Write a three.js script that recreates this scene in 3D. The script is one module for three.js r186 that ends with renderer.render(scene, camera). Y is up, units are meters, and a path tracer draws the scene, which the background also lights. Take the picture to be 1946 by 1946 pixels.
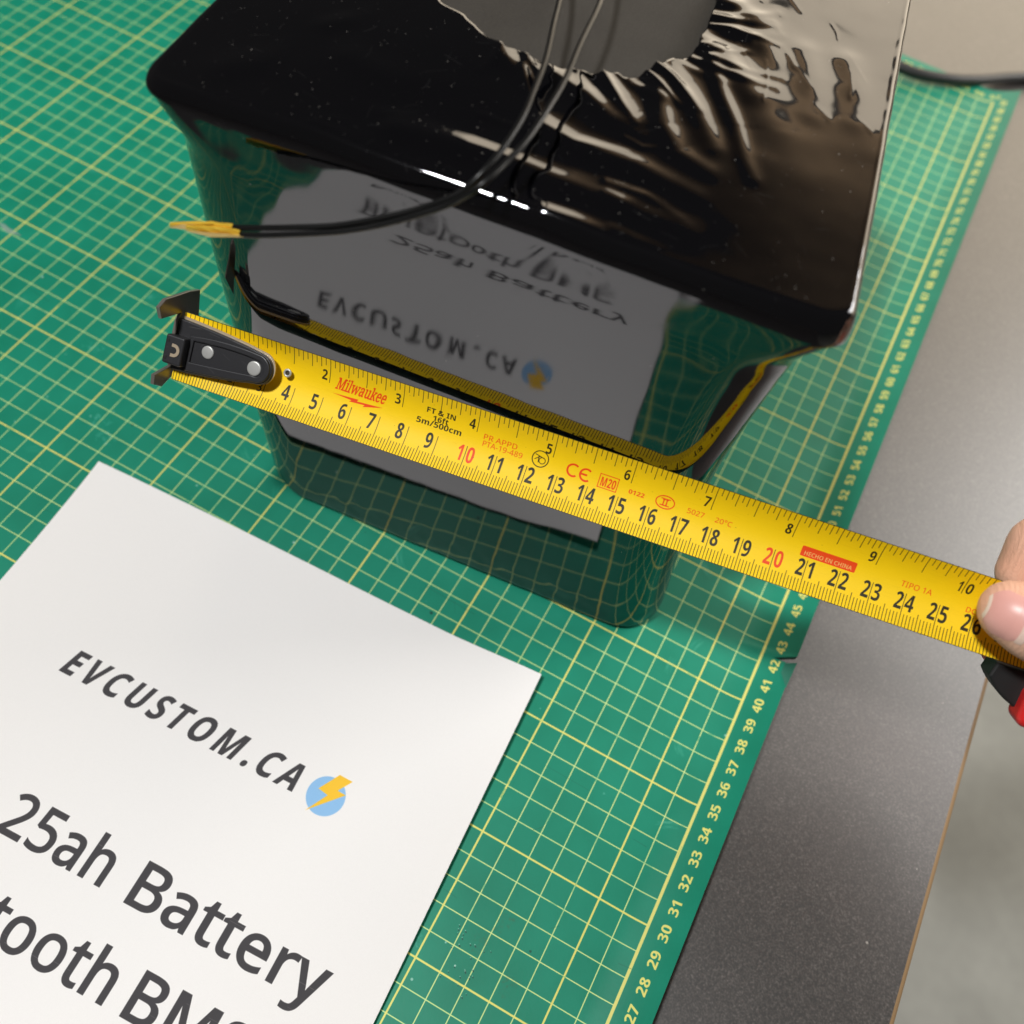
import * as THREE from 'three';
import { RoundedBoxGeometry } from 'three/addons/geometries/RoundedBoxGeometry.js';
import { MarchingCubes } from 'three/addons/objects/MarchingCubes.js';
import { ImprovedNoise } from 'three/addons/math/ImprovedNoise.js';
import { RectAreaLightUniformsLib } from 'three/addons/lights/RectAreaLightUniformsLib.js';
import { mergeGeometries, mergeVertices } from 'three/addons/utils/BufferGeometryUtils.js';

// ---------------------------------------------------------------- camera, light, exposure
RectAreaLightUniformsLib.init();
const V = (x, y, z) => new THREE.Vector3(x, y, z);
const scene = new THREE.Scene();
scene.background = new THREE.Color().setRGB(0.035, 0.033, 0.031);
const camera = new THREE.PerspectiveCamera(55.736, 1, 0.02, 30);
const EYE = V(-0.0607, 0.3806, -0.2159);
const CR = V(0.8783, 0.1107, -0.4651), CD = V(0.4545, -0.4953, 0.7403), CF = V(-0.1484, -0.8616, -0.4853);   // right, down, forward
camera.position.copy(EYE);
camera.quaternion.setFromRotationMatrix(new THREE.Matrix4().makeBasis(CR.clone(), CD.clone().negate(), CF.clone().negate()));
camera.focus = 0.335;
camera.userData.fStop = 8.2;
const renderer = new THREE.WebGLRenderer({ antialias: true });
renderer.toneMapping = THREE.LinearToneMapping;
renderer.toneMappingExposure = 1.18;
renderer.shadowMap.enabled = true;
// key: a square ceiling lamp up on the left, behind the photographer's shoulder; back: a broad bright lamp low behind the table; both are lamps with a glowing face
const LAMPS = [
  { name: 'ceiling_lamp', label: 'square white ceiling lamp over the left of the table', at: [-0.42, 1.42, 0.03], to: [-0.12, 0.1, -0.42], size: [0.13, 0.13], color: [1, 0.995, 0.985], power: 300 },
  { name: 'wall_lamp', label: 'broad warm lamp panel low behind the table', at: [0.95, 0.62, -2.2], to: [0.95, 0.61, 0], size: [3.8, 1.16], color: [1, 0.84, 0.62], power: 2.1 },
  { name: 'corner_lamp', label: 'soft lamp panel high behind the right of the table', at: [0.66, 0.76, -1.24], to: [0.03, 0.0, -0.68], size: [0.62, 0.46], color: [1, 0.98, 0.95], power: 9 },
  { name: 'cove_lamp', label: 'narrow lamp above the wall lamp shining up the wall', at: [1.2, 1.24, -2.24], to: [1.2, 2.2, -2.62], size: [3.9, 0.06], color: [1, 0.80, 0.58], power: 24 },
];

// ---------------------------------------------------------------- helpers
const used = new Map();
function numbered(name) { const n = used.get(name) ?? 0; used.set(name, n + 1); return n ? name + '_' + String(n).padStart(3, '0') : name; }
function tag(o, label, category, group) { o.userData.label = label; o.userData.category = category; if (group) o.userData.group = group; return o; }
function base(name, label, category, at = [0, 0, 0]) { const g = new THREE.Group(); g.name = numbered(name); g.position.set(...at); scene.add(g); return tag(g, label, category); }
function part(name, geometry, material, parent) { const m = new THREE.Mesh(geometry, material); m.name = name; m.castShadow = m.receiveShadow = true; parent.add(m); return m; }
function struct(name, geometry, material, label) { const m = part(numbered(name), geometry, material, scene); m.userData.kind = 'structure'; if (label) m.userData.label = label; return m; }
function rnd(seed) { let a = seed >>> 0; return () => { a = (a + 0x6d2b79f5) | 0; let t = Math.imul(a ^ (a >>> 15), 1 | a); t = (t + Math.imul(t ^ (t >>> 7), 61 | t)) ^ t; return ((t ^ (t >>> 14)) >>> 0) / 4294967296; }; }
const inoise = new ImprovedNoise();
const N3 = (x, y, z = 0) => inoise.noise(x + 40.3, y + 70.7, z + 11.1);
const smooth = (a, b, x) => { const t = Math.min(1, Math.max(0, (x - a) / (b - a))); return t * t * (3 - 2 * t); };
const lerp = (a, b, t) => a + (b - a) * t;
const std = (o) => new THREE.MeshStandardMaterial(o), phys = (o) => new THREE.MeshPhysicalMaterial(o);
const rgb = (r, g, b) => new THREE.Color().setRGB(r, g, b);
function canvas(w, h) { const c = document.createElement('canvas'); c.width = w; c.height = h; return [c, c.getContext('2d')]; }
function ctex(c) { const t = new THREE.CanvasTexture(c); t.colorSpace = THREE.SRGBColorSpace; t.anisotropy = 8; return t; }
function ntex(n, f, repeat) {   // grey data texture from f(u, v) in 0..1, tiling is up to f
  const d = new Uint8Array(n * n * 4);
  for (let j = 0; j < n; j++) for (let i = 0; i < n; i++) { const q = Math.max(0, Math.min(255, Math.round(255 * f(i / n, j / n)))); const k = (j * n + i) * 4; d[k] = d[k + 1] = d[k + 2] = q; d[k + 3] = 255; }
  const t = new THREE.DataTexture(d, n, n); t.wrapS = t.wrapT = THREE.RepeatWrapping; t.magFilter = THREE.LinearFilter; t.minFilter = THREE.LinearFilter; if (repeat) t.repeat.set(repeat, repeat); t.needsUpdate = true; return t;
}
function grid(nu, nv, f, closedU = false) {   // f(i, j) -> [x, y, z, u, v]
  const p = [], uv = [], ix = [];
  for (let j = 0; j <= nv; j++) for (let i = 0; i <= nu; i++) { const q = f(i, j); p.push(q[0], q[1], q[2]); uv.push(q[3] ?? i / nu, q[4] ?? j / nv); }
  for (let j = 0; j < nv; j++) for (let i = 0; i < nu; i++) { const a = j * (nu + 1) + i, b = a + 1, c = a + nu + 1, d = c + 1; ix.push(a, b, d, a, d, c); }
  const g = new THREE.BufferGeometry(); g.setAttribute('position', new THREE.Float32BufferAttribute(p, 3)); g.setAttribute('uv', new THREE.Float32BufferAttribute(uv, 2)); g.setIndex(ix); g.computeVertexNormals();
  if (closedU) { const n = g.attributes.normal; for (let j = 0; j <= nv; j++) { const a = j * (nu + 1), b = a + nu; const s = V(n.getX(a) + n.getX(b), n.getY(a) + n.getY(b), n.getZ(a) + n.getZ(b)).normalize(); n.setXYZ(a, s.x, s.y, s.z); n.setXYZ(b, s.x, s.y, s.z); } }
  return g;
}

// ---------------------------------------------------------------- lamps
for (const L of LAMPS) {
  const g = base(L.name, L.label, 'lamp', L.at);
  g.lookAt(...L.to);                       // +z faces the target
  const light = new THREE.RectAreaLight(rgb(...L.color), L.power, L.size[0], L.size[1]);
  light.position.set(0, 0, 0.004); light.rotation.y = Math.PI; light.name = 'light';   // a RectAreaLight shines along its -z
  g.add(light);
  part('diffuser', new THREE.BoxGeometry(L.size[0], L.size[1], 0.004), std({ color: rgb(0.8, 0.8, 0.8), emissive: rgb(...L.color), emissiveIntensity: 0.3 }), g);
  part('frame', new RoundedBoxGeometry(L.size[0] + 0.03, L.size[1] + 0.03, 0.03, 2, 0.006).translate(0, 0, -0.0185), std({ color: rgb(0.7, 0.7, 0.7), roughness: 0.5 }), g);
}

// ---------------------------------------------------------------- floor, wall, worktop
const fine = ntex(512, (() => { const r = rnd(5); const a = new Float32Array(512 * 512).map(() => r()); return (u, v) => { const i = Math.round(u * 512), j = Math.round(v * 512); let s = 0; for (let y = 0; y < 2; y++) for (let x = 0; x < 2; x++) s += a[((j + y) % 512) * 512 + ((i + x) % 512)]; return s / 4; }; })());
{
  const [c, x] = canvas(1024, 1024); const im = x.createImageData(1024, 1024);
  for (let j = 0; j < 1024; j++) for (let i = 0; i < 1024; i++) {
    const n = N3(i / 140, j / 140) * 14 + N3(i / 45, j / 45, 3) * 7 + N3(i / 9, j / 9, 5) * 3, k = (j * 1024 + i) * 4;
    im.data[k] = 152 + n * 1.5; im.data[k + 1] = 154 + n * 1.5; im.data[k + 2] = 150 + n * 1.5; im.data[k + 3] = 255;
  }
  x.putImageData(im, 0, 0); const t = ctex(c); t.wrapS = t.wrapT = THREE.RepeatWrapping; t.repeat.set(3, 3);
  struct('floor', new THREE.PlaneGeometry(5, 5).rotateX(-Math.PI / 2).translate(0.5, -0.76, -0.4), std({ map: t, roughness: 0.6 }), 'pale grey floor far below the table edge');
  struct('wall', new THREE.BoxGeometry(4.4, 3.2, 0.08).translate(1.3, 0.84, -2.5), std({ color: rgb(0.5, 0.41, 0.31), roughness: 0.9 }), 'beige wall behind the table');
}
{
  const S = 0.42, n = 1400, [c, x] = canvas(n, n), im = x.createImageData(n, n), r = rnd(17), speck = new Float32Array(n * n).map(() => r());
  for (let j = 0; j < n; j++) for (let i = 0; i < n; i++) {
    const u = i / n * S * 1000, v = j / n * S * 1000;   // mm
    let s = 0; for (let q = 0; q < 4; q++) s += speck[((j + (q >> 1)) % n) * n + ((i + (q & 1)) % n)]; s = s / 4 - 0.5;
    const m = 35 + s * 118 + N3(u / 1.1, v / 1.1, 1) * 13 + N3(u / 22, v / 30, 2) * 7 + N3(u / 7, v / 7, 4) * 4, k = (j * n + i) * 4;
    im.data[k] = m + 5; im.data[k + 1] = m; im.data[k + 2] = m - 3; im.data[k + 3] = 255;
  }
  x.putImageData(im, 0, 0);
  const dots = rnd(23);
  for (let i = 0; i < 60; i++) { x.fillStyle = `rgba(210,205,195,${0.2 + 0.5 * dots()})`; x.beginPath(); x.arc(dots() * n, dots() * n, 0.6 + dots() * 1.2, 0, 7); x.fill(); }
  for (let i = 0; i < 16; i++) { x.fillStyle = `rgba(30,26,24,${0.15 + 0.2 * dots()})`; x.beginPath(); x.ellipse(dots() * n, dots() * n, 3 + dots() * 9, 2 + dots() * 5, dots() * 3, 0, 7); x.fill(); }
  const t = ctex(c); t.wrapS = t.wrapT = THREE.RepeatWrapping;
  const top = new THREE.PlaneGeometry(1.2, 2.3, 1, 1).rotateX(-Math.PI / 2).translate(0.0935 - 0.6, 0, -0.35), p = top.attributes.position, uv = top.attributes.uv;
  for (let i = 0; i < p.count; i++) uv.setXY(i, p.getX(i) / S, p.getZ(i) / S);
  const W = new THREE.Group(); W.name = 'worktop'; W.userData.kind = 'structure'; W.userData.label = 'dark grey laminate worktop under the green mat'; W.position.y = -0.003; scene.add(W);
  part('laminate_top', top, phys({ map: t, roughness: 0.43, bumpMap: fine, bumpScale: 0.00002, ior: 2.2 }), W);
  part('board_core', new THREE.BoxGeometry(1.199, 0.022, 2.3).translate(0.0935 - 0.6, -0.0118, -0.35), std({ color: rgb(0.16, 0.1, 0.055), roughness: 0.8 }), W);
  part('edge_band', grid(1, 3, (i, j) => { const a = j / 3 * Math.PI / 2; return [0.0935 + 0.0022 * Math.sin(a), -0.0022 + 0.0022 * Math.cos(a), lerp(-1.5, 0.8, i)]; }), std({ color: rgb(0.26, 0.165, 0.08), roughness: 0.6, side: THREE.DoubleSide }), W);
}

// ---------------------------------------------------------------- cutting mat: x = -v, z = -u (centimetres printed on it)
{
  const mat = base('cutting_mat', 'green self-healing cutting mat with yellow centimetre grid under the black pack', 'cutting mat', [0, 0, 0]);
  const R = rnd(71), marks = [];   // scuffs, crumbs of dust and stains: u, v in cm
  for (let i = 0; i < 420; i++) marks.push({ k: 'dot', u: 20 + R() * 68, v: R() * 57, r: 0.018 + R() * R() * 0.06, a: 0.25 + 0.6 * R(), w: R() < 0.62 });
  for (let i = 0; i < 130; i++) marks.push({ k: 'scuff', u: 20 + R() * 68, v: R() * 57, r: 0.3 + R() * 0.9, ang: R() * 3.14, a: 0.09 + 0.15 * R() });
  for (let i = 0; i < 150; i++) marks.push({ k: 'cut', u: 20 + R() * 68, v: R() * 57, r: 0.3 + R() * R() * 3, ang: R() < 0.5 ? (R() - 0.5) * 0.2 : R() * 3.14, a: 0.18 + 0.3 * R() });
  for (const [u, v] of [[37.3, 31], [36.8, 30.2], [44.5, 33.5], [25.5, 7.5], [24.6, 8], [46.2, 30.5], [40.5, 34]]) marks.push({ k: 'smear', u, v, r: 0.55 });
  for (const [u, v] of [[26.5, 5.2], [25.7, 3.6], [27.5, 4.7]]) marks.push({ k: 'stain', u, v, r: 0.4 });
  for (let i = 0; i < 900; i++) { const on = R() < 0.5, q = Math.round(20 + R() * 67), w = Math.round(R() * 57); marks.push({ k: 'wear', u: on ? q : 20 + R() * 67, v: on ? R() * 57 : w, r: 0.05 + 0.22 * R(), ang: on ? 0 : Math.PI / 2, a: 0.12 + 0.3 * R() }); }
  for (let i = 0; i < 26; i++) marks.push({ k: 'nick', u: 24.5 + R() * 2.2, v: 4.6 + R() * 1.6, r: 0.04 + 0.04 * R() });
  function tile(u0, u1, v0, v1) {
    const PX = 2048, w = (v1 - v0), h = (u1 - u0), sx = PX / w, sy = PX / h, [c, x] = canvas(PX, PX);
    const X = (v) => (v1 - v) * sx, Y = (u) => (u1 - u) * sy;      // +x to the right is -v, canvas top is +u
    const low = 256, [nc, nx] = canvas(low, low), im = nx.createImageData(low, low);
    for (let j = 0; j < low; j++) for (let i = 0; i < low; i++) {
      const v = v1 - i / low * w, u = u1 - j / low * h, n = N3(u / 3.1, v / 3.1) * 7 + N3(u / 0.9, v / 0.9, 4) * 4 + N3(u / 11, v / 11, 9) * 6, k = (j * low + i) * 4;
      im.data[k] = 8 + n * 0.9; im.data[k + 1] = 131 + n; im.data[k + 2] = 104 + n; im.data[k + 3] = 255;
    }
    nx.putImageData(im, 0, 0); x.imageSmoothingEnabled = true; x.drawImage(nc, 0, 0, PX, PX);
    const line = (ua, va, ub, vb, mm, col) => { const horiz = ua === ub; x.fillStyle = col; const t = mm / 10; if (horiz) x.fillRect(X(Math.max(va, vb)), Y(ua) - t / 2 * sy, Math.abs(vb - va) * sx, t * sy); else x.fillRect(X(va) - t / 2 * sx, Y(Math.max(ua, ub)), t * sx, Math.abs(ub - ua) * sy); };
    for (let u = 0; u <= 87; u++) if (u % 5 && u !== 87) line(u, 0, u, 57, 0.41, 'rgb(206,226,146)');
    for (let v = 0; v <= 57; v++) if ((v - 2) % 5 && v) line(0, v, 87, v, 0.41, 'rgb(206,226,146)');
    for (let u = 0; u <= 85; u += 5) line(u, 0, u, 57, 0.72, 'rgb(228,220,116)');
    for (let v = 2; v <= 57; v += 5) line(0, v, 87, v, 0.72, 'rgb(228,220,116)');
    line(87, 0, 87, 57, 1.0, 'rgb(224,218,122)'); line(0, 0, 87, 0, 1.15, 'rgb(224,218,122)');
    x.fillStyle = 'rgb(232,224,122)'; x.textAlign = 'center'; x.textBaseline = 'middle';
    for (let u = 0; u <= 87; u++) { x.save(); x.translate(X(-0.60), Y(u)); x.scale(sx, sy); x.rotate(-Math.PI / 2); x.scale(0.0122, 0.01); x.font = 'bold 49px sans-serif'; x.fillText(String(u), 0, 2); x.restore(); }
    for (let v = 0; v <= 57; v++) { x.save(); x.translate(X(v), Y(87.62)); x.scale(sx, sy); x.scale(0.0122, 0.01); x.font = 'bold 49px sans-serif'; x.fillText(String(57 - v), 0, 2); x.restore(); }
    for (const m of marks) {
      x.save(); x.translate(X(m.v), Y(m.u)); x.scale(sx, sy);
      if (m.k === 'dot') { x.fillStyle = m.w ? `rgba(205,222,210,${m.a})` : `rgba(10,60,48,${m.a})`; x.beginPath(); x.arc(0, 0, m.r, 0, 7); x.fill(); }
      if (m.k === 'scuff') { x.rotate(m.ang); for (let q = 0; q < 7; q++) { x.fillStyle = `rgba(140,190,165,${m.a * 0.6})`; x.beginPath(); x.ellipse((q - 3) * 0.07, Math.sin(q * 2.1 + m.u) * 0.12, m.r * (0.25 + 0.1 * (q % 3)), 0.05, 0.2 * Math.sin(q), 0, 7); x.fill(); } }
      if (m.k === 'wear') { x.rotate(m.ang); x.fillStyle = `rgba(14,130,104,${m.a})`; for (let q = 0; q < 3; q++) { x.beginPath(); x.ellipse((q - 1) * m.r * 0.7, Math.sin(m.u * 7 + q) * 0.012, m.r * 0.4, 0.022, 0, 0, 7); x.fill(); } }
      if (m.k === 'cut') { x.rotate(m.ang); x.fillStyle = `rgba(12,84,66,${m.a})`; x.fillRect(-m.r / 2, -0.012, m.r, 0.024); }
      if (m.k === 'smear') { const q = rnd(Math.round(m.u * 100)); for (let i = 0; i < 26; i++) { x.fillStyle = `rgba(178,214,198,${0.06 + 0.12 * q()})`; x.beginPath(); x.ellipse((q() - 0.5) * m.r * 1.6, (q() - 0.5) * m.r * 1.1, m.r * (0.06 + 0.2 * q()), m.r * (0.03 + 0.1 * q()), q() * 3, 0, 7); x.fill(); } }
      if (m.k === 'stain') { const q = rnd(Math.round(m.u * 90)); for (let i = 0; i < 40; i++) { x.fillStyle = `rgba(104,92,66,${0.05 + 0.08 * q()})`; x.beginPath(); x.ellipse((q() - 0.5) * m.r * 1.4, (q() - 0.5) * m.r * 1.8, m.r * (0.05 + 0.2 * q()), m.r * (0.05 + 0.12 * q()), q() * 3, 0, 7); x.fill(); } }
      if (m.k === 'nick') { x.rotate(0.7); x.fillStyle = 'rgba(8,56,46,0.8)'; x.fillRect(0, 0, m.r, m.r * 0.6); x.fillStyle = 'rgba(190,225,205,0.7)'; x.fillRect(-m.r * 0.5, 0, m.r * 0.5, m.r * 0.5); }
      x.restore();
    }
    const g = new THREE.PlaneGeometry(w / 100, h / 100, 72, 2).rotateX(-Math.PI / 2).translate(-(v0 + v1) / 200, 0, -(u0 + u1) / 200);
    return [g, ctex(c)];
  }
  // the free right edge of the mat curls up a little
  const rise = (x) => 0.007 * Math.pow(Math.max(0, (0.008 + x) / 0.020), 1.8);
  const lifted = (g) => { const p = g.attributes.position; for (let i = 0; i < p.count; i++) p.setY(i, p.getY(i) + rise(p.getX(i))); g.computeVertexNormals(); return g; };
  // the printed top in four sheets with a nick torn out of the right edge, over the body of the mat
  const top = [[17, 44, -1.3, 20], [44, 88.4, -1.3, 20], [17, 44, 20, 58.4], [44, 88.4, 20, 58.4]];
  const notch = [[42.25, -1.3], [42.42, -0.5], [42.72, -1.3]];
  const sheets = [], inks = [];
  for (const [u0, u1, v0, v1] of top) {
    const [g, t] = tile(u0, u1, v0, v1);
    let geo = g;
    if (u0 === 17 && v0 < 0) {   // the sheet with the tear: rows of the grid are drawn in to the edge of the nick
      const us = [17, 30, 40, 42.1, 42.25, 42.42, 42.72, 42.9, 44], edge = [-1.3, -1.3, -1.3, -1.3, -1.3, -0.5, -1.3, -1.3, -1.3];
      geo = grid(72, us.length - 1, (i, j) => { const v = lerp(v1, edge[j], i / 72), u = us[j]; return [-v / 100, 0, -u / 100, (v1 - v) / (v1 - v0), (u - u0) / (u1 - u0)]; });
    }
    geo = lifted(geo);
    sheets.push(geo); inks.push(phys({ map: t, roughness: 0.5, ior: 1.42, bumpMap: fine, bumpScale: 0.000025 }));
  }
  part('printed_sheet', mergeGeometries(sheets, true), inks, mat);
  const us = [17, 42.1, 42.25, 42.42, 42.72, 42.9, 88.4], edge = [-1.3, -1.3, -1.3, -0.5, -1.3, -1.3, -1.3];
  const under = grid(72, 6, (i, j) => { const x = -lerp(58.4, edge[j], i / 72) / 100; return [x, rise(x) - 0.0028, -us[j] / 100]; });
  const side = grid(6, 1, (i, j) => { const x = -edge[i] / 100; return [x, rise(x) - (j ? 0.0001 : 0.0028), -us[i] / 100]; });
  part('rubber_body', mergeGeometries([under, side]), std({ color: rgb(0.012, 0.13, 0.09), roughness: 0.7, side: THREE.DoubleSide }), mat);
  // the torn tongue curls up beside the nick
  part('torn_flap', grid(6, 4, (i, j) => { const a = i / 6, b = j / 4; const u = lerp(42.27, lerp(41.1, 42.2, b * 0.6), a), v = lerp(-1.32, -0.95, b); return [-v / 100, rise(-v / 100) + 0.0006 + 0.0026 * (1 - b) * Math.pow(1 - a, 1.6), -u / 100]; }), std({ color: rgb(0.03, 0.19, 0.13), roughness: 0.6, side: THREE.DoubleSide }), mat);
}

// ---------------------------------------------------------------- letter sheet
{
  const TL = V(-0.29444, 0, -0.35501), TR = V(-0.07789, 0, -0.36549), a = TR.clone().sub(TL).normalize(), b = V(-a.z, 0, a.x);
  const sheet = base('paper_sheet', 'white letter sheet printed with EVCUSTOM.CA and large black words', 'paper', TL.toArray());
  sheet.rotation.y = Math.atan2(-a.z, a.x);       // local x along the top edge, local z down the page
  const k = 7.3, [c, x] = canvas(1584, 2044);
  x.fillStyle = 'rgb(239,237,235)'; x.fillRect(0, 0, 1584, 2044);
  const im = x.getImageData(0, 0, 1584, 2044), r = rnd(3);
  for (let i = 0; i < im.data.length; i += 4) { const q = (r() - 0.5) * 5; im.data[i] += q; im.data[i + 1] += q; im.data[i + 2] += q; }
  x.putImageData(im, 0, 0); x.scale(k, k);
  const ink = 'rgb(62,60,63)'; x.fillStyle = ink; x.strokeStyle = ink; x.lineJoin = 'miter';
  const words = (s, x0, y0, size, width, weight, opt = {}) => { x.save(); x.font = `${opt.bold ? 'bold ' : ''}${size}px sans-serif`; x.translate(x0, y0); if (opt.skew) x.transform(1, 0, -opt.skew, 1, 0, 0); let adv = 0; for (const ch of s) adv += x.measureText(ch).width + (opt.space ?? 0); x.scale(width / (adv - (opt.space ?? 0)), 1); let cx = 0; x.lineWidth = weight; for (const ch of s) { x.fillText(ch, cx, 0); if (weight) x.strokeText(ch, cx, 0); cx += x.measureText(ch).width + (opt.space ?? 0); } x.restore(); };
  words('EVCUSTOM.CA', 43.6, 85.2, 14.7, 107, 0.25, { bold: true, skew: 0.25, space: 2.1 });
  words('25ah', 62.0, 144.2, 21.2, 47.4, 0.6);
  words('Battery', 116.2, 144.6, 21.2, 80.4, 0.6);
  words('Bluetooth', 34.5, 174.8, 21.2, 98.5, 0.6);
  words('BMS', 136.6, 174.8, 21.2, 47, 0.6);
  // printer banding: fine pale streaks through the black
  for (let i = 0; i < 70; i++) { x.fillStyle = `rgba(238,235,231,${0.1 + 0.16 * r()})`; x.fillRect(30 + r() * 160, 124 + r() * 52, 2 + r() * 7, 0.16); }
  x.fillStyle = 'rgb(142,190,232)'; x.beginPath(); x.arc(162.9, 81.2, 7.55, 0, 7); x.fill();
  x.fillStyle = 'rgb(246,196,50)'; x.beginPath(); [[163.6, 71.8], [169.3, 72.0], [165.9, 77.4], [169.5, 77.6], [158.6, 89.2], [163.3, 80.6], [158.9, 79.9]].forEach(([px, py], i) => i ? x.lineTo(px, py) : x.moveTo(px, py)); x.fill();
  const lift = (px, pz) => 0.0009 + 0.0034 * Math.exp(-pz / 0.02) * (0.6 + 0.4 * Math.sin(px * 24 + 0.4)) + 0.0036 * smooth(0.17, 0.2159, px) * smooth(0.30, 0.02, pz) + 0.0004 * N3(px * 22, pz * 22);
  const mm = (i, j, dy) => { const px = i / 60 * 0.2159, pz = j / 78 * 0.2794; return [px, lift(px, pz) + dy, pz, i / 60, 1 - j / 78]; };
  const paper = std({ map: ctex(c), roughness: 0.8, bumpMap: fine, bumpScale: 0.00002 });
  const page = grid(60, 78, (i, j) => mm(i, j, 0.00011)); page.setIndex([...page.index.array].reverse()); page.computeVertexNormals();
  part('printed_face', page, paper, sheet);
  part('back_face', grid(60, 78, (i, j) => mm(i, j, 0)), std({ color: rgb(0.84, 0.83, 0.81), roughness: 0.85 }), sheet);
}

// ---------------------------------------------------------------- battery pack
const PACK = V(-0.1375, 0, -0.3936), PTURN = 0.1039;
const pack = base('battery_pack', 'shiny black shrink-wrapped battery pack standing on the green mat', 'battery pack', PACK.toArray());
pack.rotation.y = PTURN;                           // local x = s along the front, local z = -t into the depth
const packPoint = (s, t, y) => V(s, y, -t);
{
  const DEPTH = 0.215, HOLE = [0.000, 0.098];
  // hole outline in (s, t), millimetres: the near side as the photograph shows it, the rest carried round
  const hole = [[-46.2, 67.8], [-36, 63.8], [-31.4, 60.9], [-23.1, 56.7], [-20.3, 55.6], [-17.4, 57.0], [-9.7, 55.9], [-5.8, 56.1], [-3.4, 55.3], [-0.2, 57.4], [2.3, 58], [6, 57.4], [8.8, 60.4], [11.7, 62.1], [14.5, 61.2], [17.3, 63.2], [19, 67], [21, 71], [24.5, 76], [28, 79.5], [29, 85], [28.7, 91.6], [28.5, 102], [27.4, 112], [27, 124], [20, 140], [4, 149], [-18, 150], [-38, 143], [-50, 126], [-55, 106], [-54, 86], [-51, 74]].map(([s, t]) => [s / 1000, t / 1000]);
  const polar = hole.map(([s, t]) => [Math.atan2(t - HOLE[1], s - HOLE[0]), Math.hypot(s - HOLE[0], t - HOLE[1])]).sort((p, q) => p[0] - q[0]);
  const holeR = (phi) => { for (let i = 0; i < polar.length; i++) { const p = polar[i], q = polar[(i + 1) % polar.length]; let d = q[0] - p[0]; if (d < 0) d += Math.PI * 2; let e = phi - p[0]; while (e < 0) e += Math.PI * 2; while (e >= Math.PI * 2) e -= Math.PI * 2; if (e <= d) { const h = e / d; return lerp(p[1], q[1], h * h * (3 - 2 * h)); } } return polar[0][1]; };
  // folds of the film on top: polylines in mm, height mm, width mm (front side, back side)
  const folds = [
    { p: [[-3.6, 51.8], [7.1, 47.7], [15.6, 43.2], [26, 40.6]], h: 3.0, w: 2.6 },
    { p: [[6, 60], [11, 56], [16, 50.5], [21.5, 46.5], [25, 46]], h: 2.2, w: 2.2 },
    { p: [[20, 71], [25, 60.8], [30, 47.5], [36.5, 39.2], [46.5, 36.6]], h: 3.4, w: 2.4 },
    { p: [[23.6, 75], [28.8, 66.4], [36, 58.7], [41, 52.5], [45.4, 46]], h: 3.2, w: 2.4 },
    { p: [[34.5, 81.8], [41.5, 68.7], [48.8, 57.5], [54.3, 46.2], [58.6, 40.3]], h: 2.4, w: 1.8 },
    { p: [[27, 90.8], [34, 87], [42, 82], [49.5, 74]], h: 3.2, w: 3.0 },
    { p: [[0.3, 31.2], [10.7, 28.6], [18.8, 28.6], [27.9, 29.2], [36.2, 28], [45.2, 26.6]], h: 2.0, w: 2.6 },
    { p: [[-34, 12.6], [-20, 14.2], [-8, 14.6], [2, 14.6], [9.9, 14.4], [21.4, 14.4], [32.8, 14.4], [46.9, 14.4]], h: 2.0, w: 3.0 },
    { p: [[12.4, 3.4], [20.1, 4], [28.3, 4]], h: 0.7, w: 2.0 },
    { p: [[27.5, 111], [35.3, 111], [44, 110]], h: 2.6, w: 3.2 },
    { p: [[28, 101], [36, 100.5], [44, 98.5]], h: 2.8, w: 2.8 },
    { p: [[-22, 56], [-19, 52], [-12, 46]], h: 1.6, w: 2.4 },
    { p: [[-58, 33], [-46, 30], [-30, 34]], h: 0.5, w: 3.5 },
    { p: [[-70, 44], [-66, 48], [-63, 52]], h: 0.5, w: 2.6 },
    { p: [[-86, 16], [-78, 22], [-72, 20]], h: 0.7, w: 4.5 },
    { p: [[49.5, 74], [58, 62], [60, 52]], h: 0.6, w: 6 },
    { p: [[46, 104], [50.5, 93], [54.5, 78]], h: 0.55, w: 3.4 },
    { p: [[59, 104], [63, 93], [66.5, 76]], h: 0.6, w: 3.4 },
    { p: [[72, 108], [76, 98], [79.5, 80]], h: 0.55, w: 3.2 },
  ];
  const fr = rnd(119);
  for (let i = 0; i < 24; i++) { const phi = lerp(-2.3, 0.5, fr()), r = holeR(phi) * 1000, L = 6 + fr() * 20, bendy = (fr() - 0.5) * 0.5, p = []; for (let k = 0; k < 4; k++) { const q = r - 1 + L * k / 3, ph = phi + bendy * (k / 3) * (k / 3) * 0.5 + 0.22 * k / 3; p.push([HOLE[0] * 1000 + q * Math.cos(ph), HOLE[1] * 1000 + q * Math.sin(ph)]); } folds.push({ p, h: 0.2 + fr() * 0.5, w: 0.8 + fr() * 1.3, k: 1 }); }
  for (let i = 0; i < 12; i++) { const s0 = 44 + fr() * 42, t0 = 70 + fr() * 60, a = 1.0 + (fr() - 0.5) * 0.8, L = 5 + fr() * 16; folds.push({ p: [[s0, t0], [s0 - Math.cos(a) * L * 0.5 + fr(), t0 + Math.sin(a) * L * 0.5], [s0 - Math.cos(a) * L, t0 + Math.sin(a) * L]], h: 0.03 + fr() * 0.06, w: 0.5 + fr() * 0.6, k: 1 }); }
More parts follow.
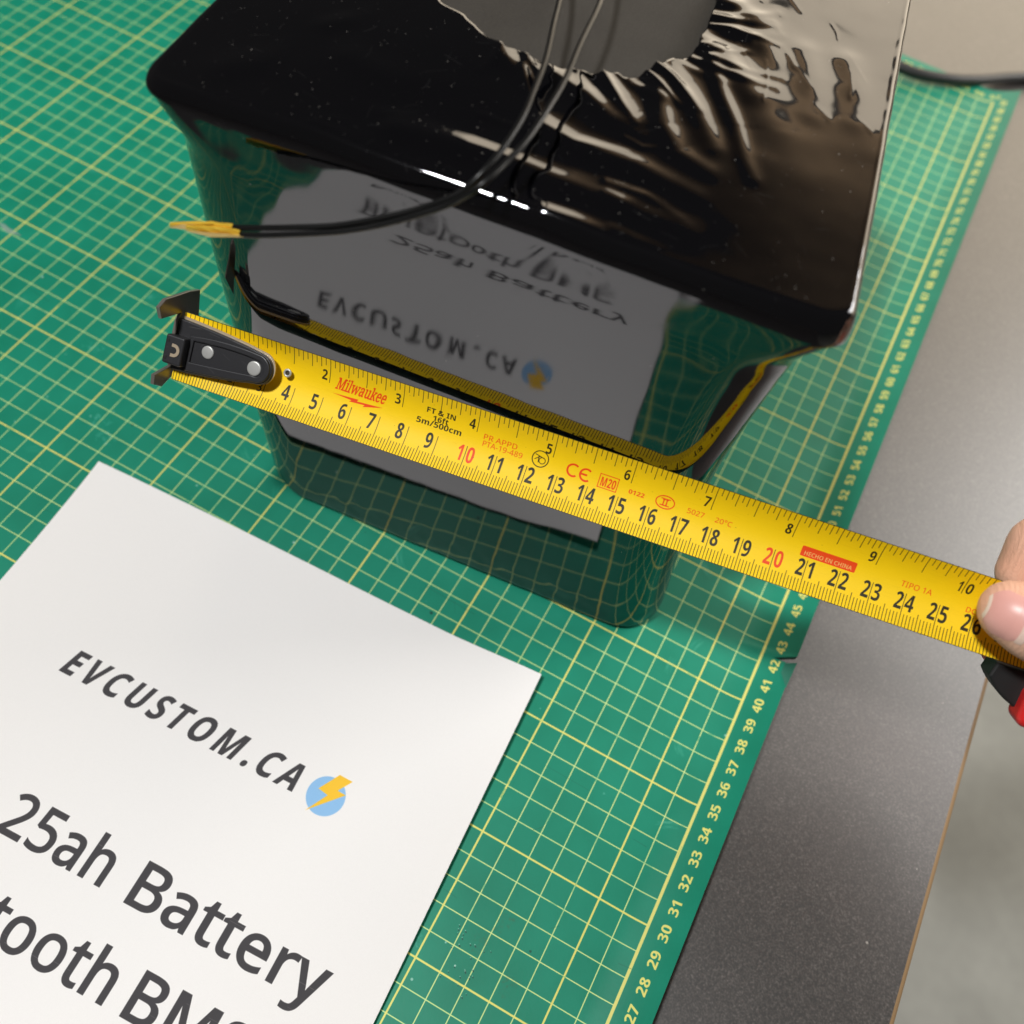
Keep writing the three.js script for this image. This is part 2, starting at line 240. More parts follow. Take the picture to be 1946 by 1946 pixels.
  for (let i = 0; i < 12; i++) { const s0 = -60 + fr() * 90, t0 = 4 + fr() * 40, L = 8 + fr() * 30; folds.push({ p: [[s0, t0], [s0 + L * 0.5, t0 + (fr() - 0.5) * 4], [s0 + L, t0 + (fr() - 0.5) * 6]], h: 0.06 + fr() * 0.22, w: 0.9 + fr() * 1.6, k: 1 }); }
  for (const f of folds) { f.w *= f.k ?? 1.4; f.h = Math.min(f.h, 0.31 * f.w); }
  for (const f of folds) { f.len = [0]; for (let i = 1; i < f.p.length; i++) f.len.push(f.len[i - 1] + Math.hypot(f.p[i][0] - f.p[i - 1][0], f.p[i][1] - f.p[i - 1][1])); f.all = f.len[f.len.length - 1]; const m = f.w * 4; f.box = [Math.min(...f.p.map((q) => q[0])) - m, Math.max(...f.p.map((q) => q[0])) + m, Math.min(...f.p.map((q) => q[1])) - m, Math.max(...f.p.map((q) => q[1])) + m]; }
  const folded = (s, t) => {       // mm in, mm out
    let h = 0;
    for (const f of folds) {
      if (s < f.box[0] || s > f.box[1] || t < f.box[2] || t > f.box[3]) continue;
      let best = 1e9, at = 0;
      for (let i = 1; i < f.p.length; i++) { const [ax, ay] = f.p[i - 1], [bx, by] = f.p[i], dx = bx - ax, dy = by - ay, L2 = dx * dx + dy * dy; let k = ((s - ax) * dx + (t - ay) * dy) / L2; k = Math.max(0, Math.min(1, k)); const d = Math.hypot(s - ax - dx * k, t - ay - dy * k); if (d < best) { best = d; at = (f.len[i - 1] + k * (f.len[i] - f.len[i - 1])) / f.all; } }
      if (best > f.w * 4) continue;
      const fade = 0.35 + 0.65 * smooth(1.05, 0.35, at);
      h += f.h * fade * Math.exp(-Math.pow(best / f.w, 2) * 0.9);
    }
    return h;
  };
  const topY = (s, t) => {         // metres
    const sm = s * 1000, tm = t * 1000;
    const edge = s < 0 ? 0.2048 - 0.0040 * Math.pow(-s / 0.104, 3) : 0.2048 + 0.0022 * Math.pow(s / 0.097, 3);
    const dome = 0.0030 * smooth(0, 0.05, t) * smooth(0.1, 0.03, Math.abs(s));
    const fall = -0.0010 * smooth(0.065, 0.12, t) * smooth(0.035, 0.07, s);     // right rear of the film slopes away
    return edge + dome + fall + folded(sm, tm) / 1000 + 0.00005 * N3(sm / 9, tm / 9, 2) + 0.00014 * N3(sm / 24, tm / 24, 7);
  };
  // outline of the side at a height: rounded rectangle whose corners draw in towards the top
  const counts = [[220, 'front'], [56, 'fr'], [140, 'right'], [24, 'br'], [120, 'back'], [24, 'bl'], [140, 'left'], [56, 'fl']];
  const total = counts.reduce((q, c) => q + c[0], 0);
  const LEFT = [[0, 98], [60, 103], [120, 106.2], [165, 107.6], [184, 107.6], [193, 108], [201, 108.6]], RIGHT = [[0, 93.5], [15, 92.5], [40, 90], [75, 87.6], [110, 86.4], [144, 88], [168, 90], [184, 92.4], [194, 95.4], [201, 97.6]];
  const prof = (T, y) => { const m = y * 1000; for (let i = 1; i < T.length; i++) if (m <= T[i][0]) { const k = (m - T[i - 1][0]) / (T[i][0] - T[i - 1][0]); const p = T[Math.max(0, i - 2)][1], q = T[i - 1][1], r = T[i][1], z = T[Math.min(T.length - 1, i + 1)][1]; return (q + 0.5 * k * (r - p + k * (2 * p - 5 * q + 4 * r - z + k * (3 * (q - r) + z - p)))) / 1000; } return T[T.length - 1][1] / 1000; };
  const outline = (y, inset) => {
    const up = smooth(0.178, 0.201, y), L = -prof(LEFT, y) + inset, Rr = prof(RIGHT, y) - inset, F = 0.0006 * up - 0.075 * Math.pow(Math.max(0, y - 0.1), 2) + inset, B = DEPTH - inset;
    const rl = lerp(0.028, 0.011, up) - inset * 0.6, rr = lerp(0.021, 0.009, up) - inset * 0.6, rb = 0.02 - inset * 0.6, pts = [];
    for (const [n, kind] of counts) for (let i = 0; i < n; i++) {
      const q = i / n, e = q * Math.PI / 2;
      if (kind === 'front') pts.push([lerp(L + rl, Rr - rr, q), F]);
      if (kind === 'fr') pts.push([Rr - rr + rr * Math.sin(e), F + rr - rr * Math.cos(e)]);
      if (kind === 'right') pts.push([Rr, lerp(F + rr, B - rb, q)]);
      if (kind === 'br') pts.push([Rr - rb + rb * Math.cos(e), B - rb + rb * Math.sin(e)]);
      if (kind === 'back') pts.push([lerp(Rr - rb, L + rb, q), B]);
      if (kind === 'bl') pts.push([L + rb - rb * Math.sin(e), B - rb + rb * Math.cos(e)]);
      if (kind === 'left') pts.push([L, lerp(B - rb, F + rl, q)]);
      if (kind === 'fl') pts.push([L + rl - rl * Math.cos(e), F + rl - rl * Math.sin(e)]);
    }
    return pts;
  };
  const rows = [];   // each row: array of [s, t, y]
  const push = (y, inset, yOf, skin = 1) => rows.push(outline(y, inset).map(([s, t], n) => { const Y = yOf ? yOf(s, t) : y;
    if (s > 0) s *= 1 - 0.75 * Math.max(0, t);
    const w = skin * (0.00012 * N3(s * 30, Y * 24, t * 30) + 0.000025 * N3(s * 120, Y * 50, t * 120) + (0.00028 * N3(s * 90, Y * 45, t * 90)) * smooth(0.150, 0.19, Y) * smooth(0.05, 0.085, Math.abs(s)) + 0.00025 * N3(s * 160, Y * 160, t * 160) * smooth(0.03, 0.004, Y));
    const wave = t < 0.02 ? (0.0006 * N3(s * 34, 3, 1) + 0.00005 * N3(s * 150, 5, 2)) * smooth(0.188, 0.200, Y) : 0; const cs = Math.sign(s) * smooth(0.06, 0.09, Math.abs(s)), ct = t < 0.03 ? -1 : 0; return [s + w * cs, t + w * ct + wave, Y + wave * 0.6]; }));
  for (let j = 0; j <= 8; j++) { const e = j / 8 * Math.PI / 2; push(0.0004 + 0.0045 * (1 - Math.cos(e)), 0.0045 * (1 - Math.sin(e)), null); }
  for (let j = 1; j <= 92; j++) push(lerp(0.0049, 0.1965, j / 92), 0);
  const FR = 0.0036;                         // rounding of the top edge
  for (let j = 1; j <= 12; j++) { const e = j / 12 * Math.PI / 2; push(0.2, FR * (1 - Math.cos(e)), (s, t) => lerp(0.1965, topY(s, t), Math.sin(e)), 0.6); }
  const rim = rows[rows.length - 1], K = 150;
  const inner = rim.map(([s, t]) => { const phi = Math.atan2(t - HOLE[1], s - HOLE[0]), r = holeR(phi); return [HOLE[0] + r * Math.cos(phi), HOLE[1] + r * Math.sin(phi)]; });
  const sideRows = rows.length;
  for (let j = 1; j <= K; j++) rows.push(rim.map(([s0, t0], i) => { const q = Math.pow(j / K, 0.95), s = lerp(s0, inner[i][0], q), t = lerp(t0, inner[i][1], q); return [s, t, topY(s, t)]; }));
  for (let j = 1; j <= 3; j++) rows.push(inner.map(([s, t]) => { const k = j * 0.0006, d = Math.hypot(s - HOLE[0], t - HOLE[1]), g = 1 - (j === 1 ? -0.0002 : j === 2 ? 0.0002 : -0.0016) / d; return [HOLE[0] + (s - HOLE[0]) * g, HOLE[1] + (t - HOLE[1]) * g, topY(s, t) - k]; }));
  // dust, hairline scratches and dull rubs on the film: two skins, one wrapped round the sides, one flat on top
  function skin(seed, dens, ior) {
    const n = 2048, [c, x] = canvas(n, n), [c2, x2] = canvas(n, n), r = rnd(seed); x.fillStyle = 'rgb(4,4,6)'; x.fillRect(0, 0, n, n); x2.fillStyle = 'rgb(0,12,0)'; x2.fillRect(0, 0, n, n);
    for (let i = 0; i < 620 * dens; i++) { x.fillStyle = `rgba(205,200,190,${0.25 + 0.6 * r()})`; x.beginPath(); x.ellipse(r() * n, r() * n, 0.7 + r() * r() * 2.6, 0.6 + r(), r() * 3, 0, 7); x.fill(); }
    for (let i = 0; i < 130 * dens; i++) { const X = r() * n, Y = r() * n, a = r() * 6.3, L = 8 + r() * 60, b = (r() - 0.5) * 30; x.strokeStyle = `rgba(150,148,142,${0.05 + 0.22 * r()})`; x.lineWidth = 0.7 + r() * 0.8; x.beginPath(); x.moveTo(X, Y); x.quadraticCurveTo(X + Math.cos(a) * L / 2 + b, Y + Math.sin(a) * L / 2, X + Math.cos(a) * L, Y + Math.sin(a) * L); x.stroke(); }
    for (let i = 0; i < 90; i++) { x2.fillStyle = `rgba(0,${70 + r() * 60},0,${0.02 + 0.06 * r()})`; x2.beginPath(); x2.ellipse(r() * n, r() * n, 6 + r() * 60, 3 + r() * 16, r() * 3, 0, 7); x2.fill(); }
    for (let i = 0; i < 260; i++) { const X = r() * n, Y = r() * n, a = r() * 6.3, L = 10 + r() * 70; x2.strokeStyle = `rgba(0,150,0,${0.08 + 0.25 * r()})`; x2.lineWidth = 0.8; x2.beginPath(); x2.moveTo(X, Y); x2.lineTo(X + Math.cos(a) * L, Y + Math.sin(a) * L); x2.stroke(); }
    const a = ctex(c), b = new THREE.CanvasTexture(c2); for (const t of [a, b]) t.wrapS = t.wrapT = THREE.RepeatWrapping; return phys({ map: a, roughness: 1, roughnessMap: b, ior, specularColor: rgb(0.95, 0.95, 1), side: THREE.DoubleSide });
  }
  const sideSkin = skin(31, 0.6, 1.93), topSkin = skin(47, 1.8, 1.72);
  // one welded surface, two material slots
  let run = 0; const along = rows[40].map((p, i, all) => { const q = all[(i + 1) % total]; const at = run; run += Math.hypot(q[0] - p[0], q[1] - p[1]); return at; });
  const g = grid(total, rows.length - 1, (i, j) => { const [s, t, y] = rows[j][i % total]; return j < sideRows ? [s, y, -t, (i === total ? run : along[i]) / 0.22, y / 0.22] : [s, y, -t, s / 0.2 + 0.5, t / 0.2]; }, true);
  g.addGroup(0, total * (sideRows - 1) * 6, 0); g.addGroup(total * (sideRows - 1) * 6, Infinity, 1);
  g.groups[1].count = g.index.count - g.groups[0].count;
  part('shrink_film', g, [sideSkin, topSkin], pack);
  // grey board under the opening
  const [bc, bx] = canvas(512, 512); const bi = bx.createImageData(512, 512), br = rnd(9);
  for (let j = 0; j < 512; j++) for (let i = 0; i < 512; i++) { const n = N3(i / 60, j / 60) * 5 + N3(i / 3, j / 14, 8) * 4 + (br() - 0.5) * 6, k = (j * 512 + i) * 4; bi.data[k] = 40 + n; bi.data[k + 1] = 37 + n; bi.data[k + 2] = 33 + n; bi.data[k + 3] = 255; }
  bx.putImageData(bi, 0, 0);
  part('top_board', new RoundedBoxGeometry(0.108, 0.003, 0.116, 2, 0.001).translate(-0.0115, 0.2028, -0.103), std({ map: ctex(bc), roughness: 0.72, bumpMap: fine, bumpScale: 0.00003 }), pack);
  // bottom of the film
  part('bottom_film', new THREE.BoxGeometry(0.16, 0.0006, 0.19).translate(0, 0.0009, -0.107), std({ color: rgb(0.006, 0.006, 0.007), roughness: 0.4 }), pack);
}

// rays of the photograph turned into points of the room: px, py on its 1932-pixel scale
const rayAt = (px, py) => { const k = 1946 / 1932, f = 1840.15; return CR.clone().multiplyScalar((px * k - 973) / f).addScaledVector(CD, (py * k - 973) / f).add(CF).normalize(); };
const onHeight = (px, py, h) => { const d = rayAt(px, py); return EYE.clone().addScaledVector(d, (h - EYE.y) / d.y); };
const FN = V(Math.sin(PTURN), 0, Math.cos(PTURN));
const onFront = (px, py, out) => { const d = rayAt(px, py); return EYE.clone().addScaledVector(d, (PACK.clone().addScaledVector(FN, out).sub(EYE)).dot(FN) / d.dot(FN)); };
const toPack = (p) => { const q = p.clone().sub(PACK); return q.applyAxisAngle(V(0, 1, 0), -PTURN); };

// two thin leads with amber tape on their ends
{
  const black = phys({ color: rgb(0.007, 0.007, 0.007), roughness: 0.34, ior: 1.4 });
  const A = [[410, 429, 0.0186], [470, 430, 0.0184], [560, 429, 0.0172], [640, 425, 0.0152], [715, 412, 0.0128], [793, 393, 0.0096], [866, 364, 0.0062]].map(([x, y, d]) => onFront(x, y, d)).concat([[907, 329, 0.2140], [944, 286, 0.2160], [986, 221, 0.2175], [1006, 174, 0.2180], [1029, 114, 0.2180], [1046, 40, 0.2175], [1056, 0, 0.2170], [1064, -50, 0.216], [1062, -110, 0.213], [1040, -190, 0.208], [1020, -215, 0.2045]].map(([x, y, h]) => onHeight(x, y, h)));
  const B = [[420, 441, 0.0198], [480, 444, 0.0194], [560, 442, 0.0184], [640, 437, 0.0166], [715, 425, 0.0140], [790, 405, 0.0112], [850, 384, 0.0086]].map(([x, y, d]) => onFront(x, y, d)).concat([[907, 350, 0.2146], [959, 302, 0.2165], [994, 264, 0.2178], [1037, 200, 0.2190], [1065, 152, 0.2195], [1097, 78, 0.2195], [1125, 22, 0.219], [1134, 0, 0.2185], [1150, -50, 0.217], [1158, -120, 0.214], [1140, -190, 0.209], [1128, -212, 0.2045]].map(([x, y, h]) => onHeight(x, y, h)));
  const amber = phys({ color: rgb(0.90, 0.58, 0.06), roughness: 0.16, metalness: 0.3, clearcoat: 0.6, clearcoatRoughness: 0.1, side: THREE.DoubleSide });
  const rr = rnd(8);
  for (const [pts, tips] of [[A, [[322, 424, 0.0205], [345, 418, 0.0205], [407, 419, 0.0195], [416, 432, 0.0187], [372, 434, 0.0196]]], [B, [[352, 430, 0.0215], [400, 434, 0.021], [436, 438, 0.0203], [464, 444, 0.0196], [402, 446, 0.0206]]]]) {
    const curve = new THREE.CatmullRomCurve3(pts.map(toPack), false, 'centripetal');
    const lead = part('lead_wire', new THREE.TubeGeometry(curve, 220, 0.00086, 10), black, pack);
    // wrapped, crinkled tape: a flat fin around the wire end
    const c = tips.map(([x, y, d]) => toPack(onFront(x, y, d))), p = [], ix = [], mid = c[0].clone().add(c[2]).add(c[3]).add(c[4]).multiplyScalar(0.25);
    const rings = 9, seg = 14, start = c[0], end = toPack(onFront(tips[2][0] + 28, tips[2][1] + 12, tips[3][2]));
    const tape = grid(seg, rings, (i, j) => { const q = j / rings, a = i / seg * Math.PI * 2, w = 0.0004 + 0.0013 * Math.sin(Math.PI * Math.min(1, q * 0.7 + 0.12)), n = 0.8 + 0.35 * rr(); const ctr = pts === A ? c[0].clone().lerp(toPack(pts[1]), q * 0.8) : c[0].clone().lerp(toPack(pts[1]), q * 0.8); const fl = (i === seg ? 0 : 1); return [ctr.x + 0.0003 * (rr() - 0.5), ctr.y + w * Math.cos(a) * (i % seg ? n : 1), ctr.z + w * 0.45 * Math.sin(a) * (i % seg ? n : 1)]; });
    part('amber_tape', tape.toNonIndexed ? (() => { const t = tape.toNonIndexed(); t.computeVertexNormals(); return t; })() : tape, amber, lead);
    const fin = new THREE.BufferGeometry(); const q = [c[0], c[1], c[2], c[3], c[4]]; const fp = []; for (const tri of [[0, 1, 4], [1, 2, 4], [2, 3, 4]]) for (const k of tri) fp.push(...q[k].clone().add(V((k % 2) * 0.0004, 0.0002 * k, 0.0012)).toArray()); fin.setAttribute('position', new THREE.Float32BufferAttribute(fp, 3)); fin.setAttribute('uv', new THREE.Float32BufferAttribute(new Array(18).fill(0), 2)); fin.computeVertexNormals();
    part('amber_tape', fin, amber, lead);
  }
}

// ---------------------------------------------------------------- tape measure
const TB = { P: V(-0.2253, 0.1164, -0.3504), d: V(0.9893, 0.0575, -0.1342).normalize(), w: V(-0.1365, 0.6906, -0.7103).normalize() };
TB.n = TB.d.clone().cross(TB.w).normalize(); TB.w = TB.n.clone().cross(TB.d).normalize();
const TK = 1.074; TB.P.sub(EYE).multiplyScalar(TK).add(EYE);   // the blade leans against the pack
const measure = base('tape_measure', 'yellow steel tape pulled out across the front of the black pack', 'tape measure', TB.P.toArray());
measure.quaternion.setFromRotationMatrix(new THREE.Matrix4().makeBasis(TB.d, TB.w, TB.n));   // local x along the blade, y across it, z out of its face
measure.scale.setScalar(TK);
{
  const Wd = 0.0226, SAG = 0.0043, X0 = -0.0005, X1 = 0.300, PXW = 2048, H = 308;
  const faceZ = (t) => -SAG * (1 - Math.pow(2 * t - 1, 2)) + 0;      // hollow face, edges at z = 0
  function print(x0, x1) {    // mm on the blade
    const [c, x] = canvas(PXW, H), kx = PXW / (x1 - x0), ky = H / (Wd * 1000); x.setTransform(kx, 0, 0, ky, -x0 * kx, 0);
    const w = Wd * 1000, Y = (y) => w - y;
    x.fillStyle = 'rgb(254,212,6)'; x.fillRect(x0, 0, x1 - x0, w);
    const r = rnd(77 + Math.round(x0)); for (let i = 0; i < 700; i++) { x.fillStyle = r() < 0.5 ? `rgba(214,168,0,${0.06 + 0.1 * r()})` : `rgba(255,222,70,${0.05 + 0.1 * r()})`; x.fillRect(x0 + r() * (x1 - x0), r() * w, 0.5 + r() * 5, 0.08 + r() * 0.08); }
    const ink = 'rgb(44,40,18)', red = 'rgb(240,74,16)'; x.fillStyle = ink;
    for (let m = 0; m <= 300; m++) { const L = m % 10 === 0 ? 9.4 : m % 5 === 0 ? 4.7 : 3.6; x.fillRect(m - 0.1, Y(L), 0.2, L); }
    for (let i = 0; i <= 190; i++) { const L = i % 16 === 0 ? 7.9 : i % 8 === 0 ? 5.6 : i % 4 === 0 ? 4.3 : i % 2 === 0 ? 3.3 : 2.5, X = i * 25.4 / 16; x.fillRect(X - 0.1, 0, 0.2, L); }
    x.fillRect(x0, 0, x1 - x0, 0.16); x.fillRect(x0, w - 0.14, x1 - x0, 0.14);
    const text = (s, cx, y, h, width, col = ink, bold = true, italic = 0) => { x.save(); x.translate(cx, Y(y)); if (italic) x.transform(1, 0, -italic, 1, 0, 0); x.font = `${bold ? 'bold ' : ''}${h / 0.72}px sans-serif`; x.textAlign = 'center'; const m = x.measureText(s).width; x.scale(width / m, 1); x.fillStyle = col; x.fillText(s, 0, 0); x.restore(); };
    for (let cm = 1; cm < 30; cm++) { const X = cm * 10, s = String(cm), col = cm % 10 ? ink : red; if (cm < 4) { text(s, X - 1.5, 5.2, 2.8, 1.7); continue; } if (s.length === 1) text(s, X - 2.5, 4.5, 4.9, 2.7, col); else { text(s[0], X - 1.55, 4.2, 4.9, 2.55, col); text(s[1], X + 1.75, 4.2, 4.9, 2.7, col); } }
    for (let inch = 1; inch < 12; inch++) { const X = inch * 25.4, s = String(inch); if (s.length === 1) text(s, X - 1.8, 14.9, 3.4, 2.1); else { text(s[0], X - 1.1, 14.7, 3.4, 1.6); text(s[1], X + 1.6, 14.7, 3.4, 2.1); } }
    // printed marks between the scales
    x.save(); x.translate(52.9, Y(13.2)); x.transform(1, 0, -0.12, 1, 0, 0); x.font = 'italic 4.7px serif'; const mw = x.measureText('Milwaukee').width; x.scale(17.2 / mw, 1.15); x.fillStyle = red; x.fillText('Milwaukee', 0, 0); x.lineWidth = 0.22; x.strokeStyle = red; x.strokeText('Milwaukee', 0, 0); x.restore();
    x.fillStyle = red; x.beginPath(); [[52.6, 11.9], [61.6, 12.4], [61.1, 11.7], [70, 12.3], [63.4, 10.6], [63.9, 11.3], [58.6, 10.9], [59.2, 11.5]].forEach(([px, py], i) => i ? x.lineTo(px, Y(py)) : x.moveTo(px, Y(py))); x.fill();
    text('FT & IN', 89.2, 15.6, 1.75, 10.2); text('16ft', 89.4, 13.4, 1.75, 5.4); text('5m/500cm', 89.3, 11.2, 1.9, 15.6);
    text('PR APPD', 109.7, 13.0, 1.7, 11.6, red, false); text('PTA-19-489', 110.9, 10.8, 1.7, 13.6, red, false);
    x.strokeStyle = ink; x.lineWidth = 0.3; x.beginPath(); x.arc(123.3, Y(12.9), 2.6, 0, 7); x.stroke(); x.lineWidth = 0.24; x.beginPath(); x.arc(124, Y(12.5), 1.0, 0, 7); x.moveTo(121.4, Y(14.1)); x.lineTo(124.6, Y(13.3)); x.moveTo(121.5, Y(12.4)); x.lineTo(123.2, Y(13.7)); x.moveTo(122.6, Y(13.9)); x.lineTo(122.9, Y(11.6)); x.stroke();
    x.strokeStyle = red; x.lineWidth = 0.62; x.beginPath(); x.arc(134.2, Y(12.8), 1.9, 0.9, 5.4); x.stroke(); x.beginPath(); x.arc(138.4, Y(12.6), 1.9, 0.9, 5.4); x.moveTo(136.7, Y(12.6)); x.lineTo(138.8, Y(12.6)); x.stroke();
    x.lineWidth = 0.26; x.strokeRect(142.7, Y(14.7), 6.0, 4.3); text('M20', 145.7, 11.2, 2.9, 5.1, red, true);
    text('0122', 155, 11.6, 1.45, 5.2, red, true);
    x.lineWidth = 0.34; x.beginPath(); x.ellipse(164.1, Y(12.4), 2.9, 2.0, 0, 0, 7); x.stroke(); text('II', 164.1, 11.3, 2.2, 2.0, red, true); x.fillStyle = red; x.fillRect(162.6, Y(13.6), 3, 0.3); x.fillRect(162.6, Y(11.5), 3, 0.3);
    text('5027', 173.9, 11.4, 1.6, 5.6, red, false); text('20\u00b0C', 182.7, 11.4, 1.6, 5.4, red, false);
    x.fillStyle = red; x.beginPath(); x.roundRect(207.1, Y(13.4), 16.7, 3.2, 0.4); x.fill(); text('HECHO EN CHINA', 215.4, 11.1, 1.25, 14.6, 'rgb(250,205,120)', false);
    text('TIPO 1A', 242, 10.9, 1.7, 9.2, red, false); text('DC', 258.6, 9.8, 1.6, 3.2, red, false);
    for (let i = 0; i < 16; i++) { x.fillStyle = `rgba(60,50,20,${0.2 + 0.3 * r()})`; x.fillRect(x0 + r() * (x1 - x0), r() * w, 0.15 + r() * 0.5, 0.12); }
    const t = ctex(c); return phys({ map: t, roughness: 0.58, ior: 1.42 });
  }
  const nx = 300, ny = 16, halves = 2;
  const z = (x, t) => faceZ(t) * smooth(-0.004, 0.03, x);     // the riveted end lies flatter
  const bend = (x) => -0.0009 * Math.sin(Math.PI * Math.min(1, Math.max(0, x / 0.28)));
  const face = (z0, x0, x1, flip) => { const g = grid(nx, ny, (i, j) => { const x = lerp(x0, x1, i / nx), t = j / ny; return [x, t * Wd + bend(x) * 0, z(x, t) + z0]; }); if (flip) { g.setIndex([...g.index.array].reverse()); g.computeVertexNormals(); } return g; };
  const a = face(0.00008, X0, 0.15, false), b = face(0.00008, 0.15, X1, false);
  const both = mergeGeometries([a, b], true);
  part('blade', both, [print(-0.5, 150), print(150, 300)], measure);
  part('blade_back', face(-0.00008, X0, X1, true), phys({ color: rgb(0.02, 0.018, 0.012), roughness: 0.5 }), measure);

  // end hook: stamped black steel channel, two rivets, cross plate with upper and lower tabs
  const [kc, kx] = canvas(512, 512), kr = rnd(91); kx.fillStyle = 'rgb(46,46,49)'; kx.fillRect(0, 0, 512, 512);
  for (let i = 0; i < 900; i++) { kx.fillStyle = kr() < 0.6 ? `rgba(24,24,26,${0.15 + 0.3 * kr()})` : `rgba(84,82,80,${0.1 + 0.25 * kr()})`; kx.fillRect(kr() * 512, kr() * 512, 1 + kr() * 4, 1 + kr() * 3); }
  for (let i = 0; i < 46; i++) { kx.strokeStyle = `rgba(150,146,140,${0.1 + 0.4 * kr()})`; kx.lineWidth = 0.8 + kr() * 1.2; kx.beginPath(); const X = kr() * 512, Y = kr() * 512, a = (kr() - 0.5) * 1.6; kx.moveTo(X, Y); kx.lineTo(X + Math.cos(a) * (10 + kr() * 60), Y + Math.sin(a) * (10 + kr() * 60)); kx.stroke(); }
  const worn = ctex(kc), wornBox = worn.clone(); worn.wrapS = worn.wrapT = THREE.RepeatWrapping; worn.repeat.set(30, 30);
  const blackened = phys({ map: worn, roughness: 0.42, metalness: 0.25, ior: 1.5 }), blackBox = phys({ map: wornBox, roughness: 0.45, metalness: 0.25, ior: 1.5 });
  const steel = phys({ color: rgb(0.50, 0.50, 0.48), roughness: 0.42, metalness: 0.45 });
  const bare = phys({ color: rgb(0.62, 0.50, 0.36), roughness: 0.36, metalness: 0.5 });
  const hook = new THREE.Group(); hook.name = 'end_hook'; measure.add(hook);
  const plate = new THREE.Shape(); plate.moveTo(0.0, 0.0042); plate.lineTo(0.006, 0.0046); plate.quadraticCurveTo(0.02, 0.0062, 0.0285, 0.0082); plate.absarc(0.0286, 0.0127, 0.0046, -Math.PI / 2 + 0.1, Math.PI / 2 - 0.1, false); plate.quadraticCurveTo(0.016, 0.0192, 0, 0.0199); plate.closePath();
  part('hook_plate', new THREE.ExtrudeGeometry(plate, { depth: 0.0012, bevelEnabled: true, bevelSize: 0.0005, bevelThickness: 0.0004, bevelSegments: 3, curveSegments: 24 }).translate(0, 0, 0.0006), blackened, hook);
  part('bare_edge', new THREE.ExtrudeGeometry(plate, { depth: 0.0006, bevelEnabled: false, curveSegments: 24 }).translate(0, -0.0124, 0).scale(1.034, 1.15, 1).translate(-0.0002, 0.0126, 0.0002), bare, hook);
  // raised rim that makes a channel of the plate
  const rim = new THREE.Shape(); rim.moveTo(0.005, 0.0050); rim.quadraticCurveTo(0.02, 0.0064, 0.0285, 0.0086); rim.absarc(0.0286, 0.0127, 0.0042, -Math.PI / 2 + 0.1, Math.PI / 2 - 0.1, false); rim.quadraticCurveTo(0.016, 0.0180, 0.005, 0.0158); rim.closePath();
  const cut = new THREE.Path(); cut.moveTo(0.0056, 0.0074); cut.quadraticCurveTo(0.02, 0.0088, 0.0275, 0.0098); cut.absarc(0.0284, 0.0127, 0.0030, -Math.PI / 2, Math.PI / 2, false); cut.quadraticCurveTo(0.018, 0.0166, 0.0056, 0.0150); cut.closePath(); rim.holes.push(cut);
  part('raised_rim', new THREE.ExtrudeGeometry(rim, { depth: 0.0007, bevelEnabled: true, bevelSize: 0.0004, bevelThickness: 0.0005, bevelSegments: 3, curveSegments: 20 }).translate(0, 0, 0.0018), blackened, hook);
  for (const [rx, ry, rad, m] of [[0.0277, 0.0124, 0.0024, steel], [0.0112, 0.0126, 0.0021, steel]]) part('rivet', new THREE.LatheGeometry([[0, 0.00062], [rad * 0.8, 0.00060], [rad * 0.95, 0.00048], [rad, 0.0003], [rad, 0]].map(([p, q]) => new THREE.Vector2(p, q)), 28).rotateX(Math.PI / 2).translate(rx, ry, 0.0021), m, hook);
  // block at the end with its sunk magnet
  part('end_block', new RoundedBoxGeometry(0.0066, 0.0094, 0.0052, 3, 0.0007).translate(0.0016, 0.0104, 0.0038), blackBox, hook);
  const u = new THREE.Shape(); u.absarc(0, 0, 0.0021, -Math.PI / 2, Math.PI / 2, false); u.lineTo(-0.0008, 0.0021); u.lineTo(-0.0008, 0.0011); u.lineTo(0, 0.0011); u.absarc(0, 0, 0.0011, Math.PI / 2, -Math.PI / 2, true); u.lineTo(-0.0008, -0.0011); u.lineTo(-0.0008, -0.0021); u.closePath();
  part('magnet', new THREE.ExtrudeGeometry(u, { depth: 0.0003, bevelEnabled: false, curveSegments: 16 }).translate(0.0018, 0.0104, 0.0063), bare, hook);
  for (const dy of [0.0028, -0.0028]) part('stamped_mark', new RoundedBoxGeometry(0.0009, 0.0011, 0.0004, 1, 0.0001).translate(-0.0006, 0.0104 + dy, 0.0064), std({ color: rgb(0.008, 0.008, 0.008), roughness: 0.7 }), hook);
  const tab = (pts) => { const s = new THREE.Shape(); pts.forEach(([y, zz], i) => i ? s.lineTo(y, zz) : s.moveTo(y, zz)); s.closePath(); const g = new THREE.ExtrudeGeometry(s, { depth: 0.0009, bevelEnabled: true, bevelSize: 0.00022, bevelThickness: 0.0002, bevelSegments: 2 }); g.applyMatrix4(new THREE.Matrix4().makeBasis(V(0, 1, 0), V(0, 0, 1), V(1, 0, 0))); return g.translate(-0.0021, 0, 0); };
  const tabMetal = phys({ color: rgb(0.24, 0.215, 0.19), roughness: 0.34, metalness: 0.5 });
  part('upper_tab', tab([[0.0258, 0.0118], [0.0288, -0.001], [0.0296, -0.0072], [0.0212, -0.0098], [0.0222, 0.0008], [0.0200, 0.0122], [0.0232, 0.0146]]), tabMetal, hook);
  part('lower_tab', tab([[0.0014, 0.0093], [0.0046, -0.001], [0.0022, -0.0028], [-0.0024, 0.0039], [-0.0015, 0.0087]]), tabMetal, hook);
  part('cross_plate', tab([[0.0045, -0.0012], [0.0222, -0.0012], [0.0222, 0.0008], [0.0195, 0.0022], [0.0060, 0.0022], [0.0042, 0.0006]]), tabMetal, hook);
